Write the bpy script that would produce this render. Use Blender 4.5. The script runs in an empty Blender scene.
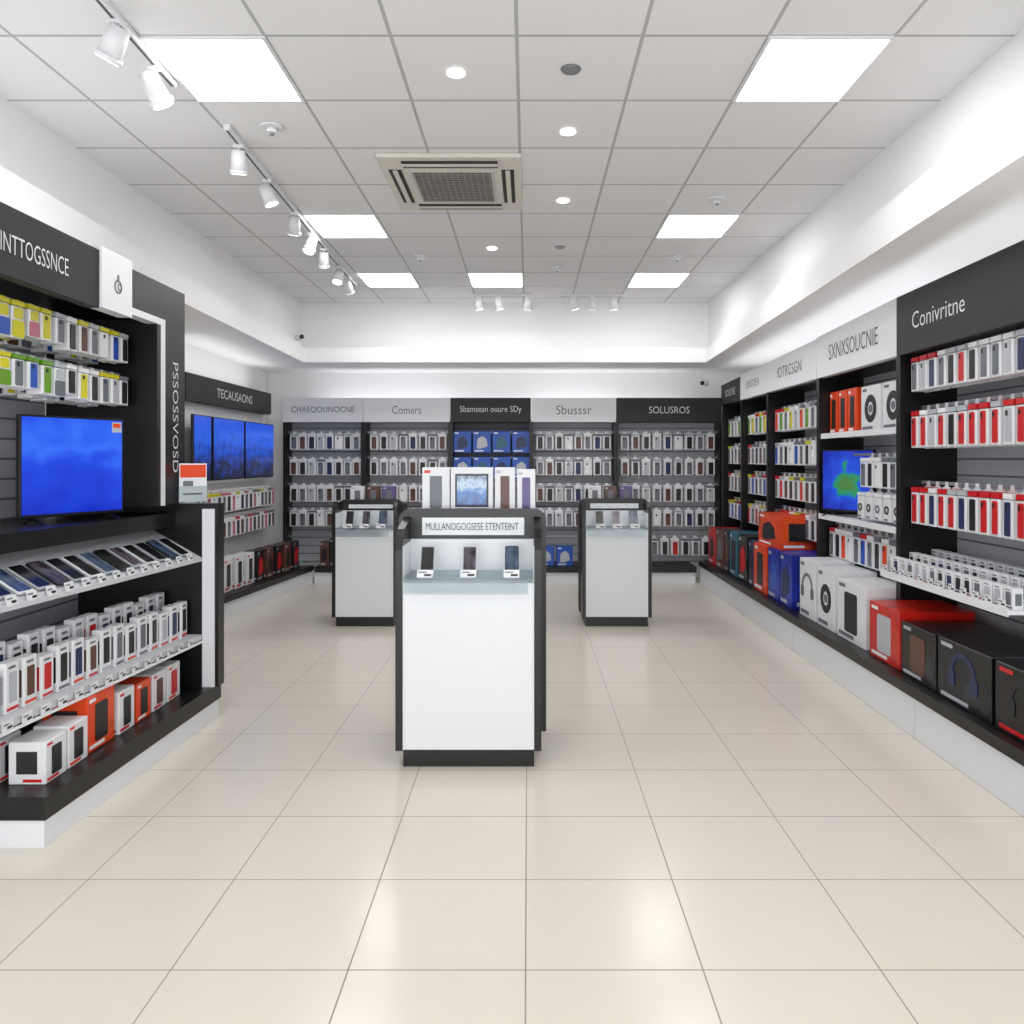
import bpy, bmesh, math, random
from mathutils import Vector, Matrix
random.seed(7)
scene = bpy.context.scene
col = scene.collection
scene.view_settings.view_transform = 'Standard'
scene.view_settings.exposure = 0.5
PI = math.pi

# ------------------------------------------------------------------ materials
def lin(c):
    out = []
    for v in c[:3]:
        v = v / 255.0
        out.append(v / 12.92 if v <= 0.04045 else ((v + 0.055) / 1.055) ** 2.4)
    return (out[0], out[1], out[2], 1.0)

def base_mat(name):
    m = bpy.data.materials.new(name)
    m.use_nodes = True
    nt = m.node_tree
    return m, nt, nt.nodes["Principled BSDF"]

def N(nt, t, **kw):
    n = nt.nodes.new(t)
    for k, v in kw.items():
        setattr(n, k, v)
    return n

_m = {}
def M(name, c, rough=0.5, metal=0.0, var=0.0, coat=0.0):
    if name in _m: return _m[name]
    m, nt, b = base_mat(name)
    L = lin(c)
    if var > 0:
        tc = N(nt, 'ShaderNodeTexCoord'); nz = N(nt, 'ShaderNodeTexNoise')
        nz.inputs['Scale'].default_value = 9.0; nz.inputs['Detail'].default_value = 1.0
        nt.links.new(tc.outputs['Object'], nz.inputs['Vector'])
        r = N(nt, 'ShaderNodeValToRGB')
        r.color_ramp.elements[0].position = 0.3; r.color_ramp.elements[1].position = 0.7
        r.color_ramp.elements[0].color = tuple(max(0, x * (1 - var)) for x in L[:3]) + (1,)
        r.color_ramp.elements[1].color = tuple(min(1, x * (1 + var)) for x in L[:3]) + (1,)
        nt.links.new(nz.outputs['Fac'], r.inputs['Fac'])
        nt.links.new(r.outputs['Color'], b.inputs['Base Color'])
    else:
        b.inputs['Base Color'].default_value = L
    b.inputs['Roughness'].default_value = rough
    b.inputs['Metallic'].default_value = metal
    _m[name] = m
    return m

def EM(name, c, s):
    if name in _m: return _m[name]
    m, nt, b = base_mat(name)
    b.inputs['Base Color'].default_value = lin(c)
    b.inputs['Emission Color'].default_value = lin(c)
    b.inputs['Emission Strength'].default_value = s
    _m[name] = m
    return m

def math_node(nt, op, a=None, b=None):
    n = N(nt, 'ShaderNodeMath', operation=op)
    for i, v in enumerate((a, b)):
        if v is None: continue
        if isinstance(v, (int, float)): n.inputs[i].default_value = v
        else: nt.links.new(v, n.inputs[i])
    return n.outputs[0]

def grid_mat(name, tile, line, wx, wy, ox, oy, lw, rough, linerough, noise=0.02, spec=0.5, nscale=3.0):
    m, nt, b = base_mat(name)
    geo = N(nt, 'ShaderNodeNewGeometry'); sep = N(nt, 'ShaderNodeSeparateXYZ')
    nt.links.new(geo.outputs['Position'], sep.inputs[0])
    def mask(o, w, off):
        t = math_node(nt, 'SUBTRACT', o, off)
        t = math_node(nt, 'DIVIDE', t, w)
        f = math_node(nt, 'FRACT', math_node(nt, 'ADD', t, 1000.5))
        d = math_node(nt, 'ABSOLUTE', math_node(nt, 'SUBTRACT', f, 0.5))
        return math_node(nt, 'LESS_THAN', d, lw / 2 / w), math_node(nt, 'FLOOR', math_node(nt, 'ADD', t, 1000.0))
    mx, ix = mask(sep.outputs[0], wx, ox)
    my, iy = mask(sep.outputs[1], wy, oy)
    mk = math_node(nt, 'MAXIMUM', mx, my)
    cmb = N(nt, 'ShaderNodeCombineXYZ'); nt.links.new(ix, cmb.inputs[0]); nt.links.new(iy, cmb.inputs[1])
    wn = N(nt, 'ShaderNodeTexWhiteNoise'); nt.links.new(cmb.outputs[0], wn.inputs['Vector'])
    nz = N(nt, 'ShaderNodeTexNoise'); nz.inputs['Scale'].default_value = nscale; nz.inputs['Detail'].default_value = 3
    nt.links.new(geo.outputs['Position'], nz.inputs['Vector'])
    v = math_node(nt, 'ADD', math_node(nt, 'MULTIPLY', wn.outputs['Value'], noise), math_node(nt, 'MULTIPLY', nz.outputs['Fac'], noise * 2))
    v = math_node(nt, 'ADD', v, 1.0 - noise * 1.5)
    mixv = N(nt, 'ShaderNodeMix', data_type='RGBA', blend_type='MULTIPLY'); mixv.inputs[0].default_value = 1
    mixv.inputs[6].default_value = lin(tile)
    cc = N(nt, 'ShaderNodeCombineXYZ')
    for i in range(3): nt.links.new(v, cc.inputs[i])
    nt.links.new(cc.outputs[0], mixv.inputs[7])
    mix = N(nt, 'ShaderNodeMix', data_type='RGBA')
    nt.links.new(mk, mix.inputs[0]); nt.links.new(mixv.outputs[2], mix.inputs[6]); mix.inputs[7].default_value = lin(line)
    nt.links.new(mix.outputs[2], b.inputs['Base Color'])
    rr = math_node(nt, 'ADD', math_node(nt, 'MULTIPLY', mk, linerough - rough), rough)
    nt.links.new(rr, b.inputs['Roughness'])
    b.inputs['Specular IOR Level'].default_value = spec
    _m[name] = m
    return m

def slat_mat(name, c, dark, pitch=0.1):
    m, nt, b = base_mat(name)
    geo = N(nt, 'ShaderNodeNewGeometry'); sep = N(nt, 'ShaderNodeSeparateXYZ')
    nt.links.new(geo.outputs['Position'], sep.inputs[0])
    f = math_node(nt, 'FRACT', math_node(nt, 'DIVIDE', sep.outputs[2], pitch))
    k = math_node(nt, 'LESS_THAN', f, 0.12)
    mix = N(nt, 'ShaderNodeMix', data_type='RGBA')
    nt.links.new(k, mix.inputs[0]); mix.inputs[6].default_value = lin(c); mix.inputs[7].default_value = lin(dark)
    nt.links.new(mix.outputs[2], b.inputs['Base Color']); b.inputs['Roughness'].default_value = 0.5
    _m[name] = m
    return m

def screen_mat(name, stops, strength=0.9, scale=2.0, radial=False, emit=True):
    m, nt, b = base_mat(name)
    tc = N(nt, 'ShaderNodeTexCoord')
    nz = N(nt, 'ShaderNodeTexNoise'); nz.inputs['Scale'].default_value = scale; nz.inputs['Detail'].default_value = 2
    nt.links.new(tc.outputs['Generated'], nz.inputs['Vector'])
    sep = N(nt, 'ShaderNodeSeparateXYZ'); nt.links.new(tc.outputs['Generated'], sep.inputs[0])
    if radial:
        dx = math_node(nt, 'SUBTRACT', sep.outputs[0], 0.5); dz = math_node(nt, 'SUBTRACT', sep.outputs[2], 0.48)
        d = math_node(nt, 'SQRT', math_node(nt, 'ADD', math_node(nt, 'MULTIPLY', dx, dx), math_node(nt, 'MULTIPLY', dz, dz)))
        v = math_node(nt, 'ADD', math_node(nt, 'MULTIPLY', d, 1.5), math_node(nt, 'MULTIPLY', math_node(nt, 'SUBTRACT', nz.outputs['Fac'], 0.5), 1.1))
    else:
        v = math_node(nt, 'ADD', math_node(nt, 'MULTIPLY', sep.outputs[2], 0.5), math_node(nt, 'MULTIPLY', nz.outputs['Fac'], 0.5))
    r = N(nt, 'ShaderNodeValToRGB')
    els = r.color_ramp.elements
    while len(els) < len(stops): els.new(0.5)
    for e, (p, c) in zip(els, stops):
        e.position = p; e.color = lin(c)
    nt.links.new(v, r.inputs['Fac'])
    if emit:
        nt.links.new(r.outputs['Color'], b.inputs['Emission Color'])
        b.inputs['Emission Strength'].default_value = strength
        b.inputs['Base Color'].default_value = (0.005, 0.005, 0.01, 1)
        m.cycles.emission_sampling = 'NONE'
    else:
        nt.links.new(r.outputs['Color'], b.inputs['Base Color'])
    b.inputs['Roughness'].default_value = 0.2
    _m[name] = m
    return m

def print_mat(name, c1, c2, c3, scale=6.0, rough=0.3):
    m, nt, b = base_mat(name)
    tc = N(nt, 'ShaderNodeTexCoord'); nz = N(nt, 'ShaderNodeTexNoise')
    nz.inputs['Scale'].default_value = scale; nz.inputs['Detail'].default_value = 2
    nt.links.new(tc.outputs['Object'], nz.inputs['Vector'])
    r = N(nt, 'ShaderNodeValToRGB'); els = r.color_ramp.elements
    els.new(0.58)
    for e, (p, c) in zip(els, ((0.5, c1), (0.6, c2), (0.72, c3))):
        e.position = p; e.color = lin(c)
    nt.links.new(nz.outputs['Fac'], r.inputs['Fac']); nt.links.new(r.outputs['Color'], b.inputs['Base Color'])
    b.inputs['Roughness'].default_value = rough
    _m[name] = m
    return m

def glass_mat():
    m = bpy.data.materials.new('clear_acrylic'); m.use_nodes = True
    nt = m.node_tree; nt.nodes.clear()
    o = N(nt, 'ShaderNodeOutputMaterial'); mx = N(nt, 'ShaderNodeMixShader'); t = N(nt, 'ShaderNodeBsdfTransparent'); g = N(nt, 'ShaderNodeBsdfGlossy')
    g.inputs['Roughness'].default_value = 0.05; t.inputs['Color'].default_value = (0.85, 0.89, 0.90, 1)
    mx.inputs[0].default_value = 0.1
    nt.links.new(t.outputs[0], mx.inputs[1]); nt.links.new(g.outputs[0], mx.inputs[2]); nt.links.new(mx.outputs[0], o.inputs[0])
    return m
GLASS = glass_mat()

WALL = M('wall_paint', (243, 243, 244), 0.7)
WHITE = M('white_laminate', (226, 228, 232), 0.35)
WHITE2 = M('white_metal', (228, 229, 232), 0.4)
CARD = M('white_card', (224, 225, 228), 0.4)
BLACK = M('black_laminate', (9, 9, 11), 0.35, var=0.1)
CHAR = M('charcoal_sign', (31, 30, 35), 0.55, var=0.05)
DARK = M('dark_glossy', (12, 13, 16), 0.2)
GREY = M('grey_metal', (150, 152, 156), 0.35, metal=0.5)
LGREY = M('light_grey', (196, 198, 202), 0.5)
MGREY = M('mid_grey', (84, 86, 92), 0.5)
SLAT = slat_mat('slat_panel', (190, 192, 198), (108, 110, 116))
SLATD = slat_mat('dark_slat_panel', (96, 98, 106), (44, 45, 50))
FLOOR = grid_mat('floor_tiles', (221, 214, 202), (146, 139, 129), 0.522, 0.475, -0.007, 2.206, 0.0045, 0.2, 0.6, noise=0.015, spec=0.5)
CEIL = grid_mat('ceiling_tiles', (230, 230, 231), (178, 179, 181), 0.56, 0.60, -0.05, 3.33, 0.017, 0.85, 0.5, noise=0.012, spec=0.2, nscale=40)
PANEL = EM('led_panel', (255, 254, 252), 9.5)
LAMPON = EM('lamp_lens', (255, 250, 235), 3.0)
LAMPON.cycles.emission_sampling = 'NONE'
COLS = {
 'black': (24, 24, 28), 'blue': (24, 78, 176), 'navy': (28, 40, 84), 'red': (196, 18, 26), 'orange': (220, 66, 14), 'yellow': (206, 200, 20),
 'green': (96, 148, 24), 'pink': (190, 110, 128), 'brown': (92, 58, 46), 'grey': (104, 108, 116), 'white': (232, 233, 236),
 'purple': (92, 76, 128), 'teal': (36, 92, 112), 'silver': (178, 182, 188)}
def CM(k): return M('print_' + k, COLS[k], 0.35)

# ------------------------------------------------------------------ mesh builder
class MB:
    def __init__(s): s.bm = bmesh.new(); s.mats = []
    def mi(s, mat):
        if mat not in s.mats: s.mats.append(mat)
        return s.mats.index(mat)
    def box(s, x0, x1, y0, y1, z0, z1, mat, bev=0.0, seg=2):
        i = s.mi(mat)
        v = [s.bm.verts.new(p) for p in ((x0,y0,z0),(x1,y0,z0),(x1,y1,z0),(x0,y1,z0),(x0,y0,z1),(x1,y0,z1),(x1,y1,z1),(x0,y1,z1))]
        fs = [s.bm.faces.new([v[k] for k in q]) for q in ((3,2,1,0),(4,5,6,7),(0,1,5,4),(1,2,6,5),(2,3,7,6),(3,0,4,7))]
        for f in fs: f.material_index = i
        if bev > 0:
            es = set()
            for f in fs: es.update(f.edges)
            r = bmesh.ops.bevel(s.bm, geom=list(es), offset=bev, segments=seg, affect='EDGES', profile=0.5)
            for f in r['faces']: f.material_index = i
        return s
    def loft(s, A, B, mat):
        i = s.mi(mat)
        a = [s.bm.verts.new(p) for p in A]; b = [s.bm.verts.new(p) for p in B]
        fs = [s.bm.faces.new(a), s.bm.faces.new(list(reversed(b)))]
        n = len(a)
        for k in range(n):
            fs.append(s.bm.faces.new((a[k], b[k], b[(k+1) % n], a[(k+1) % n])))
        for f in fs: f.material_index = i
        bmesh.ops.recalc_face_normals(s.bm, faces=fs)
        return s
    def plate(s, pts, y0, y1, mat):
        return s.loft([(x, y0, z) for x, z in pts], [(x, y1, z) for x, z in pts], mat)
    def slab(s, pts, z0, z1, mat):
        return s.loft([(x, y, z0) for x, y in pts], [(x, y, z1) for x, y in pts], mat)
    def cyl(s, c, r, d, axis, mat, seg=20, r2=None, rot=None):
        i = s.mi(mat)
        mt = Matrix.Translation(c)
        if rot is not None: mt = mt @ rot
        elif axis == 'X': mt = mt @ Matrix.Rotation(PI/2, 4, 'Y')
        elif axis == 'Y': mt = mt @ Matrix.Rotation(-PI/2, 4, 'X')
        g = bmesh.ops.create_cone(s.bm, cap_ends=True, segments=seg, radius1=r, radius2=r if r2 is None else r2, depth=d, matrix=mt)
        fs = set()
        for v in g['verts']: fs.update(v.link_faces)
        for f in fs:
            f.material_index = i
            if len(f.verts) == 4: f.smooth = True
        return s
    def ring(s, cx, cz, r0, r1, y0, y1, mat, seg=20, a0=0.0, a1=2*PI, sx=1.0):
        i = s.mi(mat); full = abs(a1 - a0 - 2*PI) < 1e-4
        n = seg if full else seg + 1
        def loop(r, y): return [s.bm.verts.new((cx + sx*r*math.cos(a0+(a1-a0)*k/seg), y, cz + r*math.sin(a0+(a1-a0)*k/seg))) for k in range(n)]
        A, B, C_, D = loop(r0, y0), loop(r1, y0), loop(r0, y1), loop(r1, y1)
        fs = []
        for k in range(n if full else n-1):
            j = (k+1) % n
            for P, Q in ((A, B), (B, D), (D, C_), (C_, A)):
                fs.append(s.bm.faces.new((P[k], P[j], Q[j], Q[k])))
        for f in fs: f.material_index = i
        bmesh.ops.recalc_face_normals(s.bm, faces=fs)
        return s
    def mesh(s, name):
        me = bpy.data.meshes.new(name)
        s.bm.to_mesh(me); s.bm.free()
        for m in s.mats: me.materials.append(m)
        return me

def rrect(x0, x1, z0, z1, r, top_only=False, seg=6):
    pts = []
    cs = [(x1-r, z1-r, 0), (x0+r, z1-r, PI/2)]
    for cx, cz, a in cs:
        for k in range(seg+1):
            t = a + PI/2*k/seg
            pts.append((cx + r*math.cos(t), cz + r*math.sin(t)))
    if top_only:
        pts += [(x0, z0), (x1, z0)]
    else:
        for cx, cz, a in [(x0+r, z0+r, PI), (x1-r, z0+r, 1.5*PI)]:
            for k in range(seg+1):
                t = a + PI/2*k/seg
                pts.append((cx + r*math.cos(t), cz + r*math.sin(t)))
    return pts

def tag(o, label=None, category=None, group=None, kind=None):
    if label: o['label'] = label
    if category: o['category'] = category
    if group: o['group'] = group
    if kind: o['kind'] = kind
    return o

def top_mesh(name, me, mat4=None, label=None, category=None, group=None, kind=None):
    o = bpy.data.objects.new(name, me); col.objects.link(o)
    if mat4 is not None: o.matrix_world = mat4
    return tag(o, label, category, group, kind)

def thing(name, parts, mat4, label, category, group=None):
    e = bpy.data.objects.new(name, None); e.empty_display_size = 0.05; col.objects.link(e)
    e.matrix_world = mat4
    tag(e, label, category, group)
    objs = {}
    for p in parts:
        pn, me = p[0], p[1]
        o = bpy.data.objects.new(pn, me); col.objects.link(o)
        par = e
        if len(p) > 3 and p[3]: par = objs[p[3]]
        o.parent = par
        if len(p) > 2 and p[2]: o['label'] = p[2]
        objs[pn] = o
    return e

def TR(x, y, z, th=0.0, tilt=0.0):
    return Matrix.Translation((x, y, z)) @ Matrix.Rotation(th, 4, 'Z') @ Matrix.Rotation(tilt, 4, 'X')

def text_mesh(txt, width, height, mat, cx=0, y=0, cz=0, vertical=False):
    cu = bpy.data.curves.new('t', 'FONT'); cu.body = txt; cu.align_x = 'CENTER'; cu.align_y = 'CENTER'; cu.extrude = 0.0
    cu.size = 1.0; cu.resolution_u = 3; cu.offset = -0.006
    o = bpy.data.objects.new('t', cu); col.objects.link(o)
    dg = bpy.context.evaluated_depsgraph_get(); dg.update()
    me = bpy.data.meshes.new_from_object(o.evaluated_get(dg))
    bpy.data.objects.remove(o)
    xs = [v.co.x for v in me.vertices]; ys = [v.co.y for v in me.vertices]
    sx = width/(max(xs)-min(xs)); sy = height/(max(ys)-min(ys))
    mx, my = (max(xs)+min(xs))/2, (max(ys)+min(ys))/2
    for v in me.vertices:
        a, b = (v.co.x-mx)*sx, (v.co.y-my)*sy
        if vertical: a, b = b, -a
        v.co = Vector((cx + a, y, cz + b))
    me.materials.clear(); me.materials.append(mat)
    return me

# ------------------------------------------------------------------ room shell
CZ = 3.384
YF = -1.6
def struct(name, me): return top_mesh(name, me, kind='structure')
struct('floor', MB().box(-3.5, 2.9, YF, 9.8, -0.1, 0, FLOOR).mesh('floor'))
struct('ceiling', MB().box(-3.5, 2.9, YF, 9.8, CZ, CZ+0.1, CEIL).mesh('ceiling'))
struct('wall_left', MB().box(-3.5, -3.35, YF, 9.6, 0, CZ, WALL).mesh('wl'))
struct('wall_right', MB().box(2.78, 2.9, YF, 9.6, 0, CZ, WALL).mesh('wr'))
struct('wall_back', MB().box(-3.5, 2.9, 9.62, 9.8, 0, CZ, WALL).mesh('wb'))
def prof_r(y):
    zt = 2.795 - 0.037*(y-8.6); zb = 2.62 - 0.0245*(y-8.6)
    return [(2.04, y, zb), (2.04, y, zt), (2.16, y, zt), (2.16, y, CZ), (2.78, y, CZ), (2.78, y, zb)]
def prof_l(y):
    zt = 2.795 - 0.0285*(y-8.6); zb = 2.62 - 0.0175*(y-8.6)
    return [(-2.57, y, zb), (-2.57, y, zt), (-2.73, y, zt), (-2.73, y, CZ), (-3.35, y, CZ), (-3.35, y, zb)]
struct('trim_1', MB().loft(prof_r(YF), prof_r(8.6), WALL).mesh('t1'))
struct('trim_2', MB().loft(prof_l(YF), prof_l(8.6), WALL).mesh('t2'))
b = MB()
pts = [(8.6, 2.62), (8.6, 2.795), (9.0, 2.795), (9.0, CZ), (9.62, CZ), (9.62, 2.62)]
b.loft([(-3.35, y, z) for y, z in pts], [(2.78, y, z) for y, z in pts], WALL)
b.loft([(2.16, 8.6, 2.795), (2.78, 8.6, 2.795), (2.78, 8.6, CZ), (2.16, 8.6, CZ)], [(2.16, 9.0, 2.795), (2.78, 9.0, 2.795), (2.78, 9.0, CZ), (2.16, 9.0, CZ)], WALL)
b.loft([(-2.73, 8.6, 2.795), (-3.35, 8.6, 2.795), (-3.35, 8.6, CZ), (-2.73, 8.6, CZ)], [(-2.73, 9.0, 2.795), (-3.35, 9.0, 2.795), (-3.35, 9.0, CZ), (-2.73, 9.0, CZ)], WALL)
struct('trim_3', b.mesh('t3'))
struct('baseboard_left', MB().box(-3.35, -3.33, 4.6, 6.9, 0, 0.1, WHITE).mesh('bl'))

# ------------------------------------------------------------------ ceiling fittings
FR = MB()
for q in ((0, .56, 0, .015), (0, .56, .585, .6), (0, .015, .015, .585), (.545, .56, .015, .585)):
    FR.box(q[0], q[1], q[2], q[3], -0.012, 0, WHITE2)
FRM = FR.mesh('led_frame'); DFM = MB().box(.015, .545, .015, .585, -0.009, -0.001, PANEL).mesh('led_diffuser')
def led(ix, y0):
    thing('ceiling_light_panel', [('frame', FRM), ('diffuser', DFM, 'glowing white diffuser')], TR(-0.05+0.56*ix, y0, CZ),
          'square recessed LED panel lit bright white in tiled ceiling', 'ceiling light', 'square LED ceiling panels')
for ix, y0 in ((-3, 3.33), (2, 3.33), (-3, 5.73), (2, 5.73), (-3, 7.53), (-1, 7.53), (2, 7.53), (-3, 0.93), (2, 0.93)):
    led(ix, y0)

ACP = M('ac_plastic', (216, 212, 202), .5); GD = M('grille_dark', (60, 58, 56), .7); GB_ = M('grille_bar', (140, 137, 130), .5); SD = M('slot_dark', (50, 50, 48), .7)
b = MB().box(-.45, .45, -.5, .5, -.03, 0, ACP, .01)
g = MB().box(-.27, .27, -.28, .28, -.036, -.028, M('grille_frame', (200, 197, 188), .5))
gi = MB().box(-.25, .25, -.26, .26, -.038, -.034, GD)
for k in range(13):
    gi.box(-.25, .25, -.25+k*.0405, -.242+k*.0405, -.046, -.036, GB_)
    gi.box(-.25+k*.0405, -.243+k*.0405, -.26, .26, -.044, -.036, GB_)
def vent(x0, x1, y0, y1):
    v = MB().box(x0, x1, y0, y1, -.036, -.028, SD)
    if x1-x0 > y1-y0: v.box(x0, x1, (y0+y1)/2-.015, (y0+y1)/2+.015, -.042, -.03, ACP)
    else: v.box((x0+x1)/2-.015, (x0+x1)/2+.015, y0, y1, -.042, -.03, ACP)
    return v.mesh('vent')
thing('air_conditioner', [('body', b.mesh('ac_body')), ('grille_frame', g.mesh('ac_g')), ('intake_grille', gi.mesh('ac_gi'), 'dark mesh intake grille'),
      ('air_vent', vent(-.3, .3, -.44, -.34)), ('air_vent', vent(-.3, .3, .34, .44)), ('air_vent', vent(-.40, -.32, -.3, .3)), ('air_vent', vent(.32, .40, -.3, .3))], TR(-.49, 5.09, CZ),
      'off-white square ceiling cassette air conditioner with dark grille', 'air conditioner')

dl_t = MB().ring(0, 0, .048, .075, 0, .012, WHITE2, 24).ring(0, 0, .044, .05, -.001, .012, GREY, 24)
dl_t.bm.transform(Matrix.Rotation(PI/2, 4, 'X')); DLT = dl_t.mesh('downlight_trim')
DLL = MB().cyl((0, 0, -.004), .045, .006, 'Z', LAMPON, 24).mesh('downlight_lens')
DLO = MB().cyl((0, 0, -.004), .045, .006, 'Z', GREY, 24).mesh('downlight_lens_off')
def cpos(px, py, z=CZ):
    Y = 750*(z-1.5)/(460-py); return (px-528)/750*Y, Y
for px, py, on in ((456, 72, 1), (571, 69, 0), (568, 131, 1), (563, 200, 1), (492, 248, 1), (560, 247, 0)):
    x, y = cpos(px, py)
    thing('downlight', [('trim_ring', DLT), ('lens', DLL if on else DLO)], TR(x, y, CZ-.001),
          'small round white recessed downlight, lit' if on else 'small round white recessed downlight, switched off', 'downlight', 'round ceiling downlights')
SPK = MB().cyl((0, 0, -.008), .06, .014, 'Z', WHITE2, 24, r2=.066).cyl((0, 0, -.028), .03, .028, 'Z', WHITE2, 16).cyl((0, 0, -.045), .012, .012, 'Z', GREY, 12).mesh('detector')
for px, py in ((272, 126), (717, 198), (677, 256), (557, 267), (420, 256)):
    x, y = cpos(px, py)
    top_mesh('smoke_detector', SPK, TR(x, y, CZ), 'small round white detector fixed to tiled ceiling', 'smoke detector', 'round ceiling detectors')

def track(x0, y0, x1, y1):
    dx, dy = x1-x0, y1-y0
    L = math.hypot(dx, dy)
    b = MB().box(0, L, -.018, .018, -.035, 0, WHITE2, .003)
    b.box(.01, L-.01, -.006, .006, -.037, -.034, MGREY)
    top_mesh('lighting_track', b.mesh('track'), TR(x0, y0, CZ, math.atan2(dy, dx)), 'slim white lighting track fixed to tiled ceiling', 'lighting track', 'ceiling lighting tracks')
track(-1.70, 2.2, -1.76, 3.72)
track(-1.69, 4.2, -1.84, 8.0)
track(-.62, 8.5, .04, 8.5)
track(.36, 8.5, 1.08, 8.5)
def spot(x, y, th, tilt=.5, s=1.0, drop=.12):
    R = Matrix.Rotation(th, 4, 'Z') @ Matrix.Rotation(tilt, 4, 'X')
    br = MB().box(-.03, .03, -.015, .015, -.055, -.035, WHITE2, .003).cyl((0, 0, -.05-drop/2), .008, drop, 'Z', WHITE2, 10)
    c = Vector((0, 0, -.05-drop-.03))
    hd = MB().cyl(c, .046*s, .12*s, 'Z', WHITE2, 24, r2=.038*s, rot=R)
    hd.cyl(c + R @ Vector((0, 0, -.06*s)), .052*s, .02*s, 'Z', WHITE2, 24, rot=R)
    ln = MB().cyl(c + R @ Vector((0, 0, -.071*s)), .042*s, .004, 'Z', LAMPON, 24, rot=R)
    thing('spotlight', [('bracket', br.mesh('sb')), ('lamp_head', hd.mesh('sh')), ('lens', ln.mesh('sl'), 'glowing lens')], TR(x, y, CZ),
          'white cylindrical spotlight hanging from a ceiling track', 'spotlight', 'track spotlights')
spot(-1.738, 3.15, 1.2, .55, 1.1, .05); spot(-1.752, 3.52, -.9, .5, 1.1, .06)
for y, th in ((4.40, .3), (4.95, -1.2), (5.6, .4), (6.1, 2.6), (6.55, .3), (7.15, 2.9), (7.6, -.4)):
    spot(-1.698-.15*(y-4.4)/3.8, y, th, .4, 1.0, .05)
for x in (-.56, -.33, 0, .52, .73, .97): spot(x, 8.5, random.uniform(-1, 1), .3, 1.0, .03)

for x, y, z, a in ((-2.62, 8.555, 2.90, .6), (2.20, 9.27, 2.45, -.6)):
    bs = MB().cyl((0, 0, 0), .035, .05, 'Z', WHITE2, 16)
    hd = MB().cyl((0, -.06, -.01), .03, .12, 'Y', WHITE2, 16); ln = MB().cyl((0, -.123, -.01), .026, .01, 'Y', DARK, 16)
    thing('security_camera', [('mount', bs.mesh('cm')), ('camera_body', hd.mesh('cb')), ('lens', ln.mesh('cl'), 'black lens')], TR(x, y, z, a),
          'small white bullet security camera mounted near the corner', 'security camera', 'security cameras')

# ------------------------------------------------------------------ products
_mc = {}
def blister(w, h, d, item, strip, kind='case'):
    k = ('bl', w, h, d, item, strip, kind)
    if k in _mc: return _mc[k]
    b = MB()
    cardm = CM(strip) if kind == 'bottle' else CARD
    b.plate([(-w/2, 0), (w/2, 0), (w/2, h*.88), (w*.2, h*.9), (w*.16, h), (-w*.16, h), (-w*.2, h*.9), (-w/2, h*.88)], -.003, 0, cardm)
    b.box(-w*.46, w*.46, -d, -.003, h*.02, h*.74, CARD, .004, 1)
    b.box(-w*.46, w*.46, -d-.0012, -.003, h*.755, h*.86, CM(strip))
    if kind == 'case':
        b.plate(rrect(-w*.27, w*.27, h*.07, h*.70, w*.08, seg=3), -d-.004, -d+.001, CM(item))
        b.plate(rrect(-w*.19, -w*.02, h*.56, h*.66, w*.03, seg=2), -d-.006, -d, CM('black'))
    elif kind == 'bottle':
        b.plate(rrect(-w*.42, w*.42, h*.04, h*.42, w*.1, seg=3), -d-.004, -d+.001, CM(item))
        b.plate(rrect(-w*.30, w*.30, h*.46, h*.70, w*.1, seg=3), -d-.004, -d+.001, CM(strip))
    else:
        b.ring(0, h*.38, w*.17, w*.29, -d-.004, -d+.001, CM(item), 14)
        b.box(-w*.32, w*.1, -d-.0015, -d+.001, h*.06, h*.12, CM('grey'))
    _mc[k] = b.mesh('blister_pack'); return _mc[k]

def phonebox(w, h, d, item, accent):
    k = ('pb', w, h, d, item, accent)
    if k in _mc: return _mc[k]
    b = MB().box(-w/2, w/2, -d, 0, 0, h, CARD, .003, 1)
    b.plate(rrect(-w*.28, w*.28, h*.2, h*.8, w*.07, seg=3), -d-.0015, -d+.001, CM(item))
    b.box(-w*.42, w*.42, -d-.001, -d+.001, h*.05, h*.11, CM(accent))
    b.box(-w*.3, w*.2, -d-.001, -d+.001, h*.87, h*.92, CM('grey'))
    for sx in (-1, 1):
        b.box(sx*w/2-.0008, sx*w/2+.0008, -d*.8, -d*.2, h*.2, h*.75, CM(item))
    _mc[k] = b.mesh('phone_box'); return _mc[k]

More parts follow.
